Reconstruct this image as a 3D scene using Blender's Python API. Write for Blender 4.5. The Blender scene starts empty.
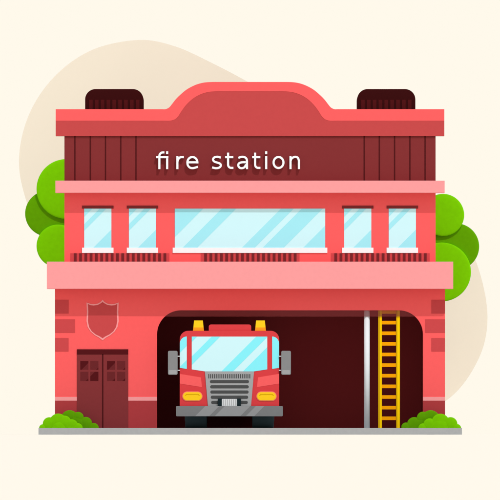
import bpy, bmesh, math, random
from mathutils import Vector
S = 0.03                      # metres per unit of the elevation drawing
R = math.radians
sc = bpy.context.scene
C = sc.collection
CAM_D = 300.0
CAM_Z = -0.18

def X(p, y=0.0): return (p - 250.0) * S * (1 + y / CAM_D)
def Z(p, y=0.0): return CAM_Z + ((428.0 - p) * S - CAM_Z) * (1 + y / CAM_D)

# ------------------------------------------------------------------ materials
def lin(c):
    c = c / 255.0
    return c / 12.92 if c <= 0.04045 else ((c + 0.055) / 1.055) ** 2.4
LIT = (1.30, 1.235, 1.175)                    # light a sunlit vertical wall gets in this scene
M = {}
def mat(name, rgb, k=1.0, rough=0.85, spec=0.05, grain=0.015, metallic=0.0, alpha=1.0, coat=0.0, scale=9.0):
    m = bpy.data.materials.new(name); m.use_nodes = True
    nt = m.node_tree; b = nt.nodes['Principled BSDF']
    if not isinstance(k, tuple): k = tuple(k * q for q in LIT)
    col = [min(0.97, lin(v) / q) for v, q in zip(rgb, k)]
    b.inputs['Roughness'].default_value = rough
    b.inputs['Specular IOR Level'].default_value = spec
    b.inputs['Metallic'].default_value = metallic
    b.inputs['Coat Weight'].default_value = coat
    b.inputs['Coat Roughness'].default_value = 0.08
    b.inputs['Alpha'].default_value = alpha
    tc = nt.nodes.new('ShaderNodeTexCoord'); nz = nt.nodes.new('ShaderNodeTexNoise')
    nz.inputs['Scale'].default_value = scale; nz.inputs['Detail'].default_value = 5
    nt.links.new(tc.outputs['Object'], nz.inputs['Vector'])
    rp = nt.nodes.new('ShaderNodeMapRange')
    rp.inputs['From Min'].default_value = 0.3; rp.inputs['From Max'].default_value = 0.7
    rp.inputs['To Min'].default_value = 1 - grain; rp.inputs['To Max'].default_value = 1 + grain
    nt.links.new(nz.outputs['Fac'], rp.inputs['Value'])
    vm = nt.nodes.new('ShaderNodeVectorMath'); vm.operation = 'SCALE'
    vm.inputs[0].default_value = col
    nt.links.new(rp.outputs['Result'], vm.inputs['Scale'])
    nt.links.new(vm.outputs['Vector'], b.inputs['Base Color'])
    M[name] = m
    return m
mat('coral_render', (255, 97, 97), k=0.975)
mat('parapet_red', (203, 75, 75))
mat('fascia_maroon', (131, 48, 49), k=0.93)
mat('seam_maroon', (84, 24, 26))
mat('pale_pink', (255, 160, 160))
mat('quoin_red', (208, 74, 76))
mat('plinth_red', (168, 57, 60), k=0.86)
mat('lintel_maroon', (131, 48, 49))
mat('white_paint', (255, 255, 255))
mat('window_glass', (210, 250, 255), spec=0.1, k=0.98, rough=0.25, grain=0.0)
mat('glass_reflection', (166, 237, 247), spec=0.1, k=0.965, rough=0.25, grain=0.0)  # colour of the reflections painted on the window panes
mat('grille_back', (214, 74, 77))
mat('grille_bar', (122, 42, 46))
mat('deep_maroon', (60, 13, 14))
mat('rib_maroon', (86, 22, 24))
mat('bay_dark', (60, 13, 14), k=(0.155, 0.115, 0.108))
mat('shadow_tint', (165, 72, 74), alpha=0.28, grain=0.0)  # shadow colour for the strip at the top of the bay
mat('door_maroon', (131, 50, 52), k=0.93)
mat('door_sheen', (139, 56, 58))
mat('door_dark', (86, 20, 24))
mat('door_pane', (108, 32, 36), rough=0.3, spec=0.1)
mat('shield_face', (205, 75, 76))
mat('shield_rim', (255, 160, 160))
mat('concrete', (173, 173, 173), grain=0.03)
mat('ground_cream', (255, 249, 235), k=(1.098, 1.115, 1.155), grain=0.0)
mat('backdrop_beige', (245, 230, 209), k=(1.14, 1.06, 1.01), grain=0.006, scale=0.6)
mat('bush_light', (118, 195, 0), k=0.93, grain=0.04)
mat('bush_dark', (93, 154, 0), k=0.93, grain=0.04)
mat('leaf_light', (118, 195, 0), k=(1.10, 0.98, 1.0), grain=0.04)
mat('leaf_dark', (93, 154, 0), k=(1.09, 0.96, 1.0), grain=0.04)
mat('bark', (96, 68, 45), grain=0.2)
mat('pole_steel', (236, 240, 242), rough=0.6, spec=0.1)
mat('rail_yellow', (255, 203, 0), k=0.93)
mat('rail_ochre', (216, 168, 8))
mat('rung_orange', (255, 165, 0))
mat('truck_red', (220, 62, 66), k=0.96, coat=0.12)
mat('truck_coral', (255, 97, 97), coat=0.1)
mat('truck_glass', (213, 251, 255), spec=0.1, rough=0.2, grain=0.0)
mat('truck_reflection', (140, 246, 255), spec=0.1, rough=0.2, grain=0.0)  # cyan reflection tone painted on the truck's glass
mat('grille_grey', (168, 168, 168), rough=0.5)
mat('slot_grey', (80, 80, 80))
mat('bumper_grey', (124, 124, 124), k=0.93, rough=0.6)
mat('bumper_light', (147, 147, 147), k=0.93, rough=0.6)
mat('mirror_grey', (140, 140, 140))
mat('mirror_light', (168, 168, 168))
mat('arm_white', (225, 225, 225))
mat('tyre', (33, 43, 46), k=0.3)
mat('rim_grey', (120, 120, 120))
mat('lamp_yellow', (255, 203, 8), k=0.93, rough=0.3, spec=0.2)
mat('lamp_orange', (255, 158, 10), rough=0.3, spec=0.2)
mat('lamp_line', (224, 174, 5))
mat('lamp_rim', (255, 138, 110))
mat('winch_dark', (30, 43, 47))
mat('winch_white', (228, 228, 228))
mat('winch_grey', (176, 176, 176))

# ------------------------------------------------------------------ mesh helpers
class MB:
    def __init__(self): self.bm = bmesh.new(); self.mats = []
    def mi(self, m):
        if m not in self.mats: self.mats.append(m)
        return self.mats.index(m)
    def prism(self, pts, y0, y1, m, at=None):
        """extrude an elevation outline (drawing units) from depth y0 (front) to y1 (back)"""
        ref = 0.0 if at is None else at
        k = self.mi(m)
        a = 0
        n = len(pts)
        for i in range(n):
            x0, z0 = pts[i]; x1, z1 = pts[(i + 1) % n]; a += x0 * z1 - x1 * z0
        if a > 0: pts = pts[::-1]
        f = [self.bm.verts.new((X(x, ref), y0, Z(z, ref))) for x, z in pts]
        b = [self.bm.verts.new((X(x, ref), y1, Z(z, ref))) for x, z in pts]
        fs = [self.bm.faces.new(f), self.bm.faces.new(b[::-1])]
        for i in range(n):
            j = (i + 1) % n
            fs.append(self.bm.faces.new((f[j], f[i], b[i], b[j])))
        for q in fs: q.material_index = k
        return self
    def box(self, x0, z0, x1, z1, y0, y1, m, at=None):
        return self.prism([(x0, z0), (x1, z0), (x1, z1), (x0, z1)], y0, y1, m, at)
    def cyl(self, p0, p1, r0, r1, m, n=24, smooth=True):
        k = self.mi(m)
        p0 = Vector(p0); p1 = Vector(p1); d = (p1 - p0).normalized()
        u = d.orthogonal().normalized(); v = d.cross(u)
        A = [self.bm.verts.new(p0 + (u * math.cos(t) + v * math.sin(t)) * r0) for t in [2 * math.pi * i / n for i in range(n)]]
        B = [self.bm.verts.new(p1 + (u * math.cos(t) + v * math.sin(t)) * r1) for t in [2 * math.pi * i / n for i in range(n)]]
        for i in range(n):
            j = (i + 1) % n
            q = self.bm.faces.new((A[i], A[j], B[j], B[i])); q.material_index = k; q.smooth = smooth
        for q in (self.bm.faces.new(A[::-1]), self.bm.faces.new(B)): q.material_index = k
        return self
    def ball(self, x, z, y, r, m, depth=0.5, flat=0.25, back=1.0):
        """rounded clump, fuller than a ball: nearly flat towards the front, round at its rim"""
        k = self.mi(m); NA, NR = 72, 16
        rows = []
        for i in range(2 * NR + 1):
            t = math.pi * i / (2 * NR); c, q = math.cos(t), math.sin(t)
            rho = q ** 0.8; dy = -math.copysign(abs(c) ** flat, c) * r * depth if abs(c) > 1e-9 else 0.0
            if dy > 0: dy *= back
            dy *= 1 - 0.12 * rho * rho
            if i in (0, 2 * NR): rows.append([self.bm.verts.new((x, y + dy, z))]); continue
            rows.append([self.bm.verts.new((x + r * rho * math.cos(2 * math.pi * j / NA), y + dy, z + r * rho * math.sin(2 * math.pi * j / NA))) for j in range(NA)])
        for A, B in zip(rows, rows[1:]):
            for j in range(NA):
                jj = (j + 1) % NA
                f = (A[0], B[j], B[jj]) if len(A) == 1 else ((A[j], B[0], A[jj]) if len(B) == 1 else (A[j], B[j], B[jj], A[jj]))
                f = self.bm.faces.new(f); f.material_index = k; f.smooth = True
        return self
    def build(self, name, parent=None, bevel=0.0):
        bmesh.ops.recalc_face_normals(self.bm, faces=self.bm.faces)
        me = bpy.data.meshes.new(name); self.bm.to_mesh(me); self.bm.free()
        for m in self.mats: me.materials.append(M[m])
        o = bpy.data.objects.new(name, me); C.objects.link(o)
        if parent: o.parent = parent
        if bevel:
            md = o.modifiers.new('soft_edges', 'BEVEL'); md.width = bevel; md.segments = 2; md.limit_method = 'ANGLE'
        return o

def tag(o, label=None, cat=None, group=None, kind=None):
    if label: o['label'] = label
    if cat: o['category'] = cat
    if group: o['group'] = group
    if kind: o['kind'] = kind
    return o
def empty(name, loc=(0, 0, 0)):
    o = bpy.data.objects.new(name, None); C.objects.link(o); o.location = loc; o.empty_display_size = 0.3
    return o
def rrect(x0, y0, x1, y1, r, corners=(1, 1, 1, 1), n=10):
    """rounded rectangle: corners = top-left, top-right, bottom-right, bottom-left"""
    pts = []
    for (cx, cy, a0, on) in ((x0 + r, y0 + r, 180, corners[0]), (x1 - r, y0 + r, 270, corners[1]),
                             (x1 - r, y1 - r, 0, corners[2]), (x0 + r, y1 - r, 90, corners[3])):
        if on:
            for i in range(n + 1):
                t = R(a0 + 90 * i / n); pts.append((cx + r * math.cos(t), cy + r * math.sin(t)))
        else:
            pts.append({180: (x0, y0), 270: (x1, y0), 0: (x1, y1), 90: (x0, y1)}[a0])
    out = []
    for p in pts:
        if not out or abs(p[0] - out[-1][0]) + abs(p[1] - out[-1][1]) > 1e-5: out.append(p)
    if abs(out[0][0] - out[-1][0]) + abs(out[0][1] - out[-1][1]) < 1e-5: out.pop()
    return out
def clip_s(poly, s, keep_less):
    """clip a convex outline by the 45 degree line x + y = s"""
    out = []; n = len(poly)
    f = (lambda p: s - p[0] - p[1]) if keep_less else (lambda p: p[0] + p[1] - s)
    for i in range(n):
        a = poly[i]; b = poly[(i + 1) % n]; fa = f(a); fb = f(b)
        if fa >= 0: out.append(a)
        if (fa > 0 and fb < 0) or (fa < 0 and fb > 0):
            t = fa / (fa - fb); out.append((a[0] + (b[0] - a[0]) * t, a[1] + (b[1] - a[1]) * t))
    return out
def band(poly, s0, s1):
    p = poly
    if s1 is not None: p = clip_s(p, s1, True)
    if s0 is not None and len(p) > 2: p = clip_s(p, s0, False)
    return p

# ------------------------------------------------------------------ the setting
gb = MB(); k = gb.mi('ground_cream')
ring = [gb.bm.verts.new((900 * math.cos(t), 900 * math.sin(t), -0.2)) for t in [2 * math.pi * i / 96 for i in range(96)]]
gb.bm.faces.new(ring).material_index = k
tag(gb.build('ground'), 'cream coloured open ground around the fire station', kind='structure')
pv = MB().box(39.8, 428, 460.6, 434.6, -1.9, 8.6, 'concrete').build('pavement')
tag(pv, 'grey concrete slab under the fire station, bushes and truck', kind='structure')

def spline(P, n=14):
    out = []; N = len(P)
    for i in range(N):
        p0, p1, p2, p3 = P[i - 1], P[i], P[(i + 1) % N], P[(i + 2) % N]
        for j in range(n):
            t = j / n
            out.append(tuple(0.5 * (2 * p1[q] + (p2[q] - p0[q]) * t + (2 * p0[q] - 5 * p1[q] + 4 * p2[q] - p3[q]) * t * t
                                    + (3 * p1[q] - p0[q] - 3 * p2[q] + p3[q]) * t ** 3) for q in (0, 1)))
    return out
BLOB = [(19, 165), (28, 117), (54, 77), (92, 50), (138, 40), (174, 46), (210, 62), (250, 83), (300, 112), (360, 148), (420, 188),
        (458, 228), (478, 267), (487.5, 317), (478, 360), (447, 400), (390, 424), (300, 431), (210, 424), (130, 385), (80, 310), (52, 262), (31, 215)]
bd = MB().prism(spline(BLOB), 12.0, 12.15, 'backdrop_beige', at=12.0).build('backdrop')
tag(bd, 'large flat beige rounded shape standing behind the fire station', kind='structure')

# ------------------------------------------------------------------ fire station
st = tag(empty('fire_station'), 'red two-storey fire station with arched parapet, wide vehicle bay and double door', 'fire station')

# ground storey front with the wide round-cornered opening
def opening_top(x0, x1, y0, r, n=14):
    pts = []
    for i in range(n + 1):
        t = R(180 + 90 * i / n); pts.append((x0 + r + r * math.cos(t), y0 + r + r * math.sin(t)))
    for i in range(n + 1):
        t = R(270 + 90 * i / n); pts.append((x1 - r + r * math.cos(t), y0 + r + r * math.sin(t)))
    return pts
OP = opening_top(157, 423, 310.3, 24)
f = [(55, 428), (55, 289), (445, 289), (445, 428), (423, 428)] + OP[::-1] + [(157, 428)]
w = MB().prism(f, 0.0, 0.25, 'coral_render')
w.box(55, 289, 60, 428, 0.25, 3.0, 'coral_render').box(440, 289, 445, 428, 0.25, 3.0, 'coral_render')
w.box(60, 289, 121, 428, 2.8, 3.0, 'coral_render')
w.build('ground_storey_wall', st)
MB().box(64.4, 193, 435.6, 262, 0.0, 3.0, 'coral_render').build('upper_storey_wall', st)
MB().box(64.4, 262, 435.6, 289, 0.2, 3.0, 'coral_render').build('floor_slab', st)
MB().box(64.4, 181, 435.6, 193, 0.2, 3.0, 'coral_render').build('floor_slab', st)
# rear wing with the vehicle bay
b = MB()
b.box(121, 303, 125, 428, 0.25, 4.5, 'bay_dark').box(423.4, 303, 426, 428, 0.25, 4.5, 'bay_dark')
b.box(125, 303, 423.4, 306, 0.25, 4.5, 'bay_dark').box(125, 306, 423.4, 428, 4.35, 4.5, 'bay_dark')
b.build('bay_interior', st)
# ledge shadow imitated by a translucent coloured strip across the opening's top
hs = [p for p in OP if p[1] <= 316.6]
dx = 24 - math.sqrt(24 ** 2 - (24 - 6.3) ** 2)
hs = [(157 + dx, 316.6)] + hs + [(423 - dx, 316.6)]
MB().prism(hs, 0.012, 0.02, 'shadow_tint').build('bay_shadow_strip', st)
# maroon sign band with plank seams
fb = MB().box(64.4, 136, 435.6, 181, 0.0, 3.0, 'fascia_maroon')
for x in (74.9, 90.3, 105.5, 120.8, 136.0, 364.2, 379.3, 394.6, 409.9, 425.1):
    fb.box(x - 0.65, 136, x + 0.65, 181, -0.004, 0.0, 'seam_maroon')
fb.build('sign_band', st)
# ledges
MB().box(55.7, 181, 444.4, 193, -0.42, 0.2, 'pale_pink').build('upper_ledge', st)
MB().box(47.2, 262, 452.8, 289, -0.575, 0.2, 'pale_pink').build('lower_ledge', st)
# parapet: S-curved outline, coral rim round a deeper red face
def parapet_outline(off):
    # outer outline from left end to right end; off moves it inwards (down)
    y0 = 109.2 + (0 if off == 0 else 11.6); yt = 82.0 + off * 1.0
    half = [(55.7, y0)]
    if off == 0: ctrl = [(162, y0), (165.5, y0), (169, 107.6), (171.8, 104.4), (175.6, 99.5), (180.5, 94.6), (187.2, 89.2), (195.6, 84.9), (204, 82.6), (213, yt)]
    else: ctrl = [(165, y0), (169.7, y0), (174.6, 119.5), (178.1, 116.4), (181.8, 110.7), (186.5, 104.6), (192.8, 98.8), (200, 94.6), (208.2, 92.1), (217, yt)]
    P = [(ctrl[0][0] * 2 - ctrl[1][0], y0)] + ctrl + [(ctrl[-1][0] + 10, yt)]
    for i in range(1, len(P) - 2):
        p0, p1, p2, p3 = P[i - 1], P[i], P[i + 1], P[i + 2]
        for j in range(8):
            t = j / 8
            half.append(tuple(0.5 * (2 * p1[q] + (p2[q] - p0[q]) * t + (2 * p0[q] - 5 * p1[q] + 4 * p2[q] - p3[q]) * t * t
                                     + (3 * p1[q] - p0[q] - 3 * p2[q] + p3[q]) * t ** 3) for q in (0, 1)))
    half.append(P[-2])
    return half + [(500 - x, z) for x, z in half[::-1]]
o_out = parapet_outline(0); o_in = parapet_outline(9.4)
par = MB().prism(o_in + [(444.3, 136), (55.7, 136)], -0.05, 0.35, 'parapet_red').build('parapet', st)
rim = MB(); kk = rim.mi('coral_render')
n = len(o_out)
# rim strip built as quads between the two outlines so that it stays a clean ribbon
YF, YB = -0.056, 0.36
V = [[rim.bm.verts.new((X(x), y, Z(z))) for x, z in o] for y in (YF, YB) for o in (o_out, o_in)]
for i in range(n - 1):
    for q in ((V[0][i], V[0][i + 1], V[1][i + 1], V[1][i]), (V[2][i], V[3][i], V[3][i + 1], V[2][i + 1]),
              (V[0][i], V[2][i], V[2][i + 1], V[0][i + 1]), (V[1][i], V[1][i + 1], V[3][i + 1], V[3][i])):
        rim.bm.faces.new(q).material_index = kk
for i in (0, n - 1): rim.bm.faces.new((V[0][i], V[1][i], V[3][i], V[2][i])).material_index = kk
rim.build('parapet_rim', par)
MB().box(64.5, 126, 435.5, 135.9, 0.36, 3.1, 'parapet_red').build('roof', st)
MB().box(119, 300, 427, 302.9, 0.26, 4.65, 'parapet_red').build('bay_roof', st)

# plinth and its pink cap, left of the door, between door and bay, right of the bay
for (x0, x1) in ((55, 77), (128.2, 157), (423, 445)):
    MB().box(x0, 400.7, x1, 427.99, -0.006, 0.0, 'plinth_red').build('plinth', st)
    MB().box(x0, 396.9, x1, 400.7, -0.012, 0.0, 'pale_pink').build('plinth_cap', st)
for (x0, x1, y0, y1) in ((55, 68.6, 299.8, 313.6), (55, 75, 319.3, 332.7), (55, 68.6, 338, 351.4),
                         (431.4, 445, 299.8, 313.6), (425.2, 445, 319.3, 332.7), (431.4, 445, 338, 351.4)):
    MB().box(x0, y0, x1, y1, -0.008, 0.0, 'quoin_red').build('quoin', st)

# windows
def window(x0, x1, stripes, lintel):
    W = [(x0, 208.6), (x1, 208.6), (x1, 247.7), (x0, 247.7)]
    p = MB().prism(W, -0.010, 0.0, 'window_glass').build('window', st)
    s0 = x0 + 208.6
    for a, c in stripes:  # diagonal reflections, made as thin coloured strips on the pane
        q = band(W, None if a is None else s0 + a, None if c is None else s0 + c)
        MB().prism(q, -0.014, -0.010, 'glass_reflection').build('reflection_band', p)
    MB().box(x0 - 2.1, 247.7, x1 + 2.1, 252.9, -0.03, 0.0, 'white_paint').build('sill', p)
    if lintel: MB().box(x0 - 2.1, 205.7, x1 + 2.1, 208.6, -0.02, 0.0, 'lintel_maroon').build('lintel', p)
    return p
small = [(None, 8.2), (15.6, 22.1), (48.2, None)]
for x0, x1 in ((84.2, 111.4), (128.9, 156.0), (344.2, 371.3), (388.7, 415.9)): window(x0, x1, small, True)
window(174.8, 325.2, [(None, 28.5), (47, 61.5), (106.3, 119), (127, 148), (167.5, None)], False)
# barred vents below the windows
for x0, x1 in ((70.4, 169.4), (200.7, 299.5), (330.8, 429.7)):
    g = MB().box(x0, 253.2, x1, 261.99, -0.006, 0.0, 'grille_back')
    for i in range(18):
        bx = x0 + 3.6 + i * 5.27
        g.box(bx, 253.2, bx + 2.65, 261.99, -0.018, -0.006, 'grille_bar')
    g.build('vent_grille', st)
# rooftop vent housings
for x0 in (84.7, 357.4):
    h = MB().prism(rrect(x0, 88.2, x0 + 58.4, 126, 10.5, (1, 1, 0, 0)), 0.7, 2.2, 'deep_maroon').build('roof_vent', st)
    g = MB()
    for i in range(9): g.box(x0 + 3.9 + i * 5.86, 99, x0 + 7.6 + i * 5.86, 125, 0.69, 0.70, 'rib_maroon')
    g.build('louvre', h)
# double door
dh = MB().box(77, 354.2, 128.2, 427.99, -0.010, 0.0, 'seam_maroon').build('door_frame', st)
MB().box(77, 349.3, 128.2, 354.2, -0.03, 0.0, 'door_dark').build('door_header', dh)
for x0, x1, cols in ((77, 102.0, (80.3, 90.3)), (103.4, 128.2, (107.0, 117.1))):
    lf = MB().box(x0, 354.4, x1, 427.98, -0.020, -0.010, 'door_maroon').build('door', st)
    for i, cx in enumerate(cols):
        for j, (y0, y1) in enumerate(((361, 369.7), (371.8, 380.9))):
            W = [(cx, y0), (cx + 8.1, y0), (cx + 8.1, y1), (cx, y1)]
            pn = MB().prism(W, -0.022, -0.020, 'door_pane')
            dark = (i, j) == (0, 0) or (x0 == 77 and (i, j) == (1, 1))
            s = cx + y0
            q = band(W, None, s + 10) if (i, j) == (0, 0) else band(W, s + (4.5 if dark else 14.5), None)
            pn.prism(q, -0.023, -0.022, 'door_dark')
            pn.build('door_window', lf)

# ------------------------------------------------------------------ lettering of the sign
def arc(cx, cy, rx, ry, a0, a1, n=18):
    return [(cx + rx * math.cos(R(a0 + (a1 - a0) * i / n)), cy + ry * math.sin(R(a0 + (a1 - a0) * i / n))) for i in range(n + 1)]
def curve(P, n=8):
    P = [P[0]] + P + [P[-1]]; out = []
    for i in range(1, len(P) - 2):
        p0, p1, p2, p3 = P[i - 1], P[i], P[i + 1], P[i + 2]
        for j in range(n):
            t = j / n
            out.append(tuple(0.5 * (2 * p1[q] + (p2[q] - p0[q]) * t + (2 * p0[q] - 5 * p1[q] + 4 * p2[q] - p3[q]) * t * t
                                    + (3 * p1[q] - p0[q] - 3 * p2[q] + p3[q]) * t ** 3) for q in (0, 1)))
    return out + [P[-2]]
def ribbon(P, w=2.05):
    L = []; Rr = []
    for i, p in enumerate(P):
        a_ = P[max(i - 1, 0)]; b_ = P[min(i + 1, len(P) - 1)]
        dx_, dy_ = b_[0] - a_[0], b_[1] - a_[1]; l = math.hypot(dx_, dy_)
        nx, ny = -dy_ / l * w / 2, dx_ / l * w / 2
        L.append((p[0] + nx, p[1] + ny)); Rr.append((p[0] - nx, p[1] - ny))
    return L + Rr[::-1]
TOP, BASE = 157.1, 168.1      # centre lines of the upper and lower curves
BT = 169.2
def stem(x, y0, y1): return [(x, y0), (x, y1)]
def dot(x): return [(x, 151.4), (x, 154.2)]
def tee(x): return [stem(x, 152.8, 164.6)[:1] + [(x, 160), (x, 164.6)] + arc(x + 3.1, 164.8, 3.1, 3.2, 178, 90, 10) + [(x + 5.3, 168.0)], [(x - 2.9, 157.2), (x + 5.2, 157.2)]]
LETTERS = [
    ('f', [[(159.4, BT), (159.4, 160), (159.4, 156.6)] + arc(163.0, 156.2, 3.6, 3.7, 180, 268, 10) + [(164.4, 152.5)], [(156.1, 157.2), (168.4, 157.2)]]),
    ('i', [stem(167.2, 158.38, BT), dot(167.2)]),
    ('r', [stem(177.4, 156.2, BT), curve([(177.5, 161.5), (178.6, 158.8), (180.6, 157.3), (183.9, 157.2)])]),
    ('e', [[(187.6, 162.4), (197.6, 162.4)], [(197.4, 163.5)] + arc(192.4, 162.6, 5.0, 5.5, 0, -180, 24) + curve([(187.4, 162.6), (187.9, 165.4), (190.0, 167.7), (193.2, 168.2), (197.9, 166.9)])[1:]]),
    ('s', [curve([(220.8, 157.7), (217.6, 156.9), (214.4, 157.5), (213.0, 159.6), (214.3, 161.6), (217.0, 162.6), (219.9, 163.7), (220.9, 165.6), (219.2, 167.7), (215.8, 168.3), (212.1, 167.5)])]),
    ('t', tee(228.1)),
    ('a', [curve([(238.4, 158.0), (241.2, 157.0), (244.4, 157.2), (246.5, 158.9), (247.0, 161.5)]) + [(247.0, 165), (247.0, BT)],
           curve([(245.8, 162.3), (242.0, 162.4), (239.2, 163.3), (238.2, 165.3), (239.4, 167.6), (241.8, 168.3), (244.6, 167.2), (246.0, 164.6)])]),
    ('t', tee(255.1)),
    ('i', [stem(266.2, 156.2, BT), dot(266.2)]),
    ('o', [arc(278.5, 162.6, 4.95, 5.5, -100, 100, 26), arc(278.5, 162.6, 4.95, 5.5, 80, 280, 26)]),
    ('n', [stem(290.5, 156.2, BT), curve([(290.6, 161.0), (291.6, 158.6), (294.6, 157.0), (297.6, 157.7), (298.9, 160.6)]) + [(298.9, 165), (298.9, BT)]])]
sg = tag(empty('sign_lettering', (X(228), 0, Z(169))), 'white raised lettering reading fire station on the maroon band', 'sign')
for ch, strokes in LETTERS:
    lb = MB()
    for i, P in enumerate(strokes): lb.prism(ribbon(P), -0.13 - 0.0015 * i, 0.0, 'white_paint')
    o = lb.build('letter', sg); o.location = -sg.location

# ------------------------------------------------------------------ shield emblem by the door
def shield(o):
    """outline of the shield, inset by o"""
    cx = 102.6
    half = [(0, 299.6 + 1.7 * o), (2.0, 302.0 + 1.0 * o), (5, 303.6 + o), (9, 304.1 + o), (12.5, 303.7 + o), (16.1 - o, 302.4 + o), (15.7 - o, 312),
            (16.1 - o, 321), (14.9 - o, 327), (12.0 - 0.8 * o, 331.6 - 0.3 * o), (7.8 - 0.6 * o, 335.2 - 0.6 * o), (3.2 - 0.3 * o, 337.8 - o), (0, 340.4 - 1.5 * o)]
    return [(cx + x, y) for x, y in half] + [(cx - x, y) for x, y in half[-2:0:-1]]
em = tag(empty('shield_emblem', (X(102.6), 0, Z(340))), 'plain red shield emblem outlined in pink on the wall above the double door', 'emblem')
def sub(mb, name, par, bevel=0.0):
    o = mb.build(name, par, bevel)
    o.location = -par.location
    return o
sub(MB().prism(shield(0), -0.012, 0.0, 'shield_rim'), 'rim', em)
sub(MB().prism(shield(1.45), -0.016, -0.012, 'shield_face'), 'face', em)

# ------------------------------------------------------------------ pole and ladder
po = MB().cyl((X(366.9), 0.11, 0.0), (X(366.9), 0.11, Z(306.1)), 0.087, 0.087, 'pole_steel', 32).build('fire_pole')
tag(po, 'shiny steel sliding pole from floor to ceiling beside the yellow ladder', 'pole')
la = tag(empty('ladder', (X(389), 0.1, 0)), 'tall yellow ladder with orange rungs standing upright in the bay opening', 'ladder')
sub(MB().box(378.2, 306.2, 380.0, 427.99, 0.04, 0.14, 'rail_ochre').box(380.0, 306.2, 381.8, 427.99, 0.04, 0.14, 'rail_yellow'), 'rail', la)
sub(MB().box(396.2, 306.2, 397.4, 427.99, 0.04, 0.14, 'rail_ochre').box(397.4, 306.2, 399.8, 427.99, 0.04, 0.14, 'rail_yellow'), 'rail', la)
for i in range(11):
    y = 310.2 + 10.63 * i
    sub(MB().box(381.8, y, 396.2, y + 3.5, 0.06, 0.11, 'rung_orange'), 'rung', la)

# ------------------------------------------------------------------ fire truck
TC = 229.5
tr = tag(empty('fire_truck', (X(TC), 3.0, 0)), 'red fire truck facing out of the bay with yellow roof beacons and grey bumper', 'fire truck')
def T(mb, name, bevel=0.0, par=None):
    o = mb.build(name, par or tr, bevel)
    if par is None: o.location = -tr.location
    return o
def mir(pts): return [(2 * TC - x, y) for x, y in pts]
body = MB().prism(rrect(179.9, 331, 279.1, 408, 8.5, (1, 1, 0, 0)), -0.20, 2.0, 'truck_red')
bo = T(body, 'cab')
T(MB().box(188, 344, 271, 404, 2.05, 4.5, 'truck_red'), 'rear_body')
T(MB().prism(rrect(208.9, 324.7, 251.2, 331, 2.2, (1, 1, 0, 0)), -0.16, 0.9, 'truck_red'), 'roof_hump')
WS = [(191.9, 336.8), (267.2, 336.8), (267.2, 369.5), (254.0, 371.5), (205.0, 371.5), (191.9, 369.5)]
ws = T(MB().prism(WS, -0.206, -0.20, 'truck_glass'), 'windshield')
for a, c in ((None, 534.0), (548.5, 557.0), (593, 604.5), (614.5, None)):  # windshield reflections drawn as raised cyan strips
    MB().prism(band(WS, a, c), -0.210, -0.206, 'truck_reflection').build('reflection_band', ws)
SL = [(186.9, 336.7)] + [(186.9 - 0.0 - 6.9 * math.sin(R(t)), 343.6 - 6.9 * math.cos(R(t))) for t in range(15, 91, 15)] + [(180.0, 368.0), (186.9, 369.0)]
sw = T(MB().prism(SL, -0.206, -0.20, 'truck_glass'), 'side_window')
for a, c in ((None, 533.0), (547, None)): MB().prism(band(SL, a, c), -0.210, -0.206, 'truck_reflection').build('reflection_band', sw)  # same painted reflections on the left side window
T(MB().prism(mir(SL), -0.206, -0.20, 'truck_reflection'), 'side_window')  # whole pane in the cyan reflection tone
for side in (0, 1):
    q = (lambda p: p) if side == 0 else mir
    T(MB().prism(q([(180, 374), (201.0, 377.5), (202.1, 387.2), (180, 383.7)]), -0.205, -0.20, 'truck_coral'), 'front_panel')
    hl = T(MB().prism(q(rrect(182.4, 391.5, 202.6, 401.2, 4.8)), -0.215, -0.20, 'lamp_rim'), 'headlight')
    MB().prism(q(rrect(183.2, 392.3, 201.8, 400.4, 4.0)), -0.225, -0.215, 'lamp_yellow').build('lens', hl)
    MB().prism(q([(185.0, 395.6), (186.4, 394.0), (198.6, 394.0), (200.0, 395.6), (199.2, 395.9), (198.0, 394.9), (187.0, 394.9), (185.8, 395.9)]),
               -0.228, -0.225, 'lamp_line').build('lens_line', hl)
    # beacon
    bc = T(MB().prism(q([(193.0, 331), (193.5, 327.6), (203.6, 327.6), (204.1, 331)]), -0.15, 0.12, 'lamp_orange'), 'beacon')
    MB().prism(q([(193.5, 327.6), (194.2, 320.7), (202.9, 320.7), (203.6, 327.6)]), -0.15, 0.12, 'lamp_yellow').build('beacon_lens', bc)
    # mirror
    mr = T(MB().prism(q(rrect(168.2, 351, 177.7, 374.9, 1.4)), -0.30, -0.22, 'mirror_grey'), 'mirror')
    MB().prism(q(rrect(169.0, 370.2, 176.9, 374.2, 0.8)), -0.303, -0.30, 'mirror_light').build('mirror_foot', mr)
    for y in (356.4, 370.4): MB().prism(q([(177.7, y - 0.45), (180.2, y - 0.45), (180.2, y + 0.45), (177.7, y + 0.45)]), -0.26, -0.15, 'arm_white').build('mirror_arm', mr)
    # wheels: front pair in view, rear pair behind
    for yc in (0.62, 3.5):
        xa, xb = (185.2, 206.8) if side == 0 else (252.2, 273.8)
        tw = T(MB().cyl((X(xa), yc, 0.40), (X(xb), yc, 0.40), 0.40, 0.40, 'tyre', 48), 'wheel', 0.03)
        ex, ey = (xa - 0.4, xa) if side == 0 else (xb, xb + 0.4)
        MB().cyl((X(ex), yc, 0.40), (X(ey), yc, 0.40), 0.2, 0.2, 'rim_grey', 32).build('rim', tw)
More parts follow.
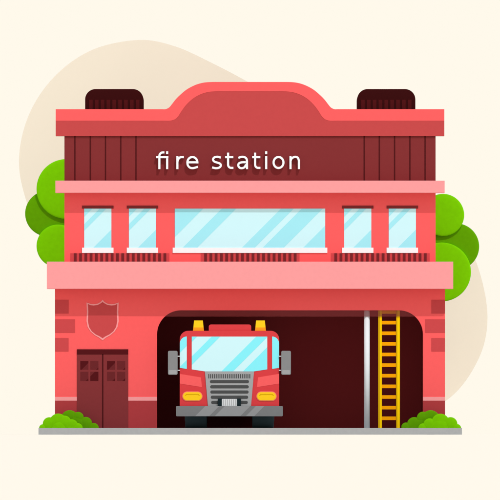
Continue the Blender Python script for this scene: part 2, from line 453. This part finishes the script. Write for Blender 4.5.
# grille
GR = [(205.0, 371.5), (254.0, 371.5), (251.0, 406.4), (208.0, 406.4)]
gr = T(MB().prism(GR, -0.225, -0.20, 'grille_grey'), 'grille')
sl = MB()
for i in range(23):
    x = 208.4 + i * 1.86; sl.box(x, 374.2, x + 0.95, 378.5, -0.228, -0.225, 'slot_grey')
for i, (y, x0, x1) in enumerate(((380.1, 210.0, 249.0), (385.3, 210.2, 248.8), (390.5, 210.4, 248.6), (395.7, 210.8, 248.2), (400.9, 211.2, 247.8))):
    sl.prism(rrect(x0, y, x1, y + 3.2, 1.55), -0.228, -0.225, 'slot_grey')
sl.build('grille_slot', gr)
wn = T(MB().box(221.9, 399.1, 237.1, 406.2, -0.29, -0.228, 'winch_white'), 'winch')
wt = MB()
for i in range(7): wt.box(223.4 + i * 1.95, 399.6, 224.1 + i * 1.95, 405.6, -0.292, -0.29, 'winch_grey')
wt.build('winch_cable', wn)
for x in (218.1, 237.1): MB().box(x, 398.7, x + 3.8, 406.2, -0.31, -0.228, 'winch_dark').build('winch_end', wn)
# bumper
BP = rrect(176.2, 406.1, 282.8, 416.3, 1.2)
bp = T(MB().prism(BP, -0.36, -0.19, 'bumper_grey'), 'bumper')
for a, c in ((611.5, 625.5), (631, 656.5), (662, 670.5)):  # diagonal bands of paler grey across the bumper
    MB().prism(band([(176.4, 406.2), (282.6, 406.2), (282.6, 416.2), (176.4, 416.2)], a, c), -0.363, -0.36, 'bumper_light').build('pale_band', bp)
T(MB().box(186, 408, 273, 414, -0.15, 4.4, 'winch_dark'), 'chassis')

tr.location.y -= 0.38         # the nose stands out of the bay

# ------------------------------------------------------------------ trees behind the front block
def tree(name, label, y, trunk_x, lobes):
    t = tag(empty(name, (X(trunk_x, y), y, -0.2)), label, 'tree', 'round-crowned trees behind the station')
    tk = MB()
    topz = min(Z(l[1], y) for l in lobes)
    tx = X(trunk_x, y)
    yb = y + 0.5
    tk.cyl((tx, yb, -0.2), (tx, yb, topz), 0.12, 0.09, 'bark', 16)
    for (px, pz, pr, tone, dy) in lobes: tk.cyl((tx, yb, topz - 0.3), (X(px, y), y + dy, Z(pz, y)), 0.06, 0.03, 'bark', 12)
    sub(tk, 'trunk', t)
    for (px, pz, pr, tone, dy) in lobes:
        o = sub(MB().ball(X(px, y), Z(pz, y), y + dy, pr * S * (1 + y / CAM_D), tone, 0.12 / (pr * S), 0.22, 5.0), 'crown', t)
    return t
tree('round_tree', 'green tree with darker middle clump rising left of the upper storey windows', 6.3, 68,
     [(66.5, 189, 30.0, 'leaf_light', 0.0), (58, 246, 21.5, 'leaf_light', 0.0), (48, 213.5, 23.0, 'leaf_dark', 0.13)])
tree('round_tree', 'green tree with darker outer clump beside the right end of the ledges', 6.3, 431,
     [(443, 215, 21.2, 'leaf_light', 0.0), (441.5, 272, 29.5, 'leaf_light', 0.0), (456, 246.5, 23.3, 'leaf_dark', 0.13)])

# ------------------------------------------------------------------ bushes on the slab
def bush(label, y, tone, lobes, ox, oy, k):
    b = MB()
    for i, (u, v, r) in enumerate(lobes):
        b.ball(X(ox + u / k), Z(oy + v / k), y - 0.004 * i, r / k * S, tone, 0.09 / (r / k * S), 0.13, 1.6)
    # keep only what stands above the slab
    geo = b.bm.verts[:] + b.bm.edges[:] + b.bm.faces[:]
    bmesh.ops.bisect_plane(b.bm, geom=geo, plane_co=(0, 0, 0.001), plane_no=(0, 0, 1), clear_inner=True)
    o = b.build('bush')
    return tag(o, label, 'bush', 'low bushes at the ends of the slab')
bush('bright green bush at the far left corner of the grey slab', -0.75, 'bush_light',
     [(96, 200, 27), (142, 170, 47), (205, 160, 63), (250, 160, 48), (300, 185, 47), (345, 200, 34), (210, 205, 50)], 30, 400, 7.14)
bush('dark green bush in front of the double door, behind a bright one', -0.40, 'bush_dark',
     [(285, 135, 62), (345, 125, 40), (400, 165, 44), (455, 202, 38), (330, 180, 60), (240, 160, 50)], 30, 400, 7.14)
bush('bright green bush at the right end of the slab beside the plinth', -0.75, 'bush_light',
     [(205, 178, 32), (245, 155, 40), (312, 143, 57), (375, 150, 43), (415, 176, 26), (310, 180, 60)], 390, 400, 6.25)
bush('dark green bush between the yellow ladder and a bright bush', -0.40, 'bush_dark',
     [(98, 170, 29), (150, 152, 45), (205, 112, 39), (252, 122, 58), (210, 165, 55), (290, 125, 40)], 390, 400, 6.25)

# ------------------------------------------------------------------ light
EL, AZ = 52.0, 26.0           # sun in front of the station, to the right
d = Vector((math.sin(R(AZ)) * math.cos(R(EL)), -math.cos(R(AZ)) * math.cos(R(EL)), math.sin(R(EL))))
sl_ = bpy.data.lights.new('sun', 'SUN'); sl_.energy = 2.0; sl_.angle = R(0.5); sl_.color = (1.0, 0.98, 0.955)
so = bpy.data.objects.new('sun', sl_); C.objects.link(so); so.location = (30, -60, 80)
so.rotation_euler = d.to_track_quat('Z', 'Y').to_euler()

w = bpy.data.worlds.new('World'); sc.world = w; w.use_nodes = True
nt = w.node_tree; nt.nodes.clear()
out = nt.nodes.new('ShaderNodeOutputWorld')
sky = nt.nodes.new('ShaderNodeTexSky'); sky.sky_type = 'NISHITA'; sky.sun_disc = False
sky.sun_elevation = R(EL); sky.sun_rotation = math.atan2(d.x, d.y)
b1 = nt.nodes.new('ShaderNodeBackground'); b1.inputs['Strength'].default_value = 0.15
nt.links.new(sky.outputs['Color'], b1.inputs['Color'])
b2 = nt.nodes.new('ShaderNodeBackground'); b2.inputs['Color'].default_value = (lin(255), lin(249), lin(235), 1); b2.inputs['Strength'].default_value = 1.0
geo = nt.nodes.new('ShaderNodeTexCoord'); sep = nt.nodes.new('ShaderNodeSeparateXYZ')
nt.links.new(geo.outputs['Generated'], sep.inputs['Vector'])
mr = nt.nodes.new('ShaderNodeMapRange'); mr.interpolation_type = 'SMOOTHSTEP'
mr.inputs['From Min'].default_value = 0.35; mr.inputs['From Max'].default_value = 0.9
nt.links.new(sep.outputs['Z'], mr.inputs['Value'])
mx = nt.nodes.new('ShaderNodeMixShader')
nt.links.new(mr.outputs['Result'], mx.inputs['Fac']); nt.links.new(b2.outputs[0], mx.inputs[1]); nt.links.new(b1.outputs[0], mx.inputs[2])
nt.links.new(mx.outputs[0], out.inputs['Surface'])

# ------------------------------------------------------------------ camera
cam = bpy.data.cameras.new('camera'); co = bpy.data.objects.new('camera', cam); C.objects.link(co)
cam.sensor_width = 36; cam.lens = 36 * CAM_D / (500 * S)
co.location = (0, -CAM_D, CAM_Z); co.rotation_euler = (R(90), 0, 0)
cam.shift_y = (Z(250) - CAM_Z) / (500 * S)
cam.clip_start = 1; cam.clip_end = 3000
sc.camera = co
sc.view_settings.view_transform = 'Standard'; sc.view_settings.look = 'None'
sc.view_settings.exposure = 0.0; sc.view_settings.gamma = 1.0; sc.view_settings.use_curve_mapping = False
sc.render.film_transparent = False
sc.cycles.max_bounces = 6
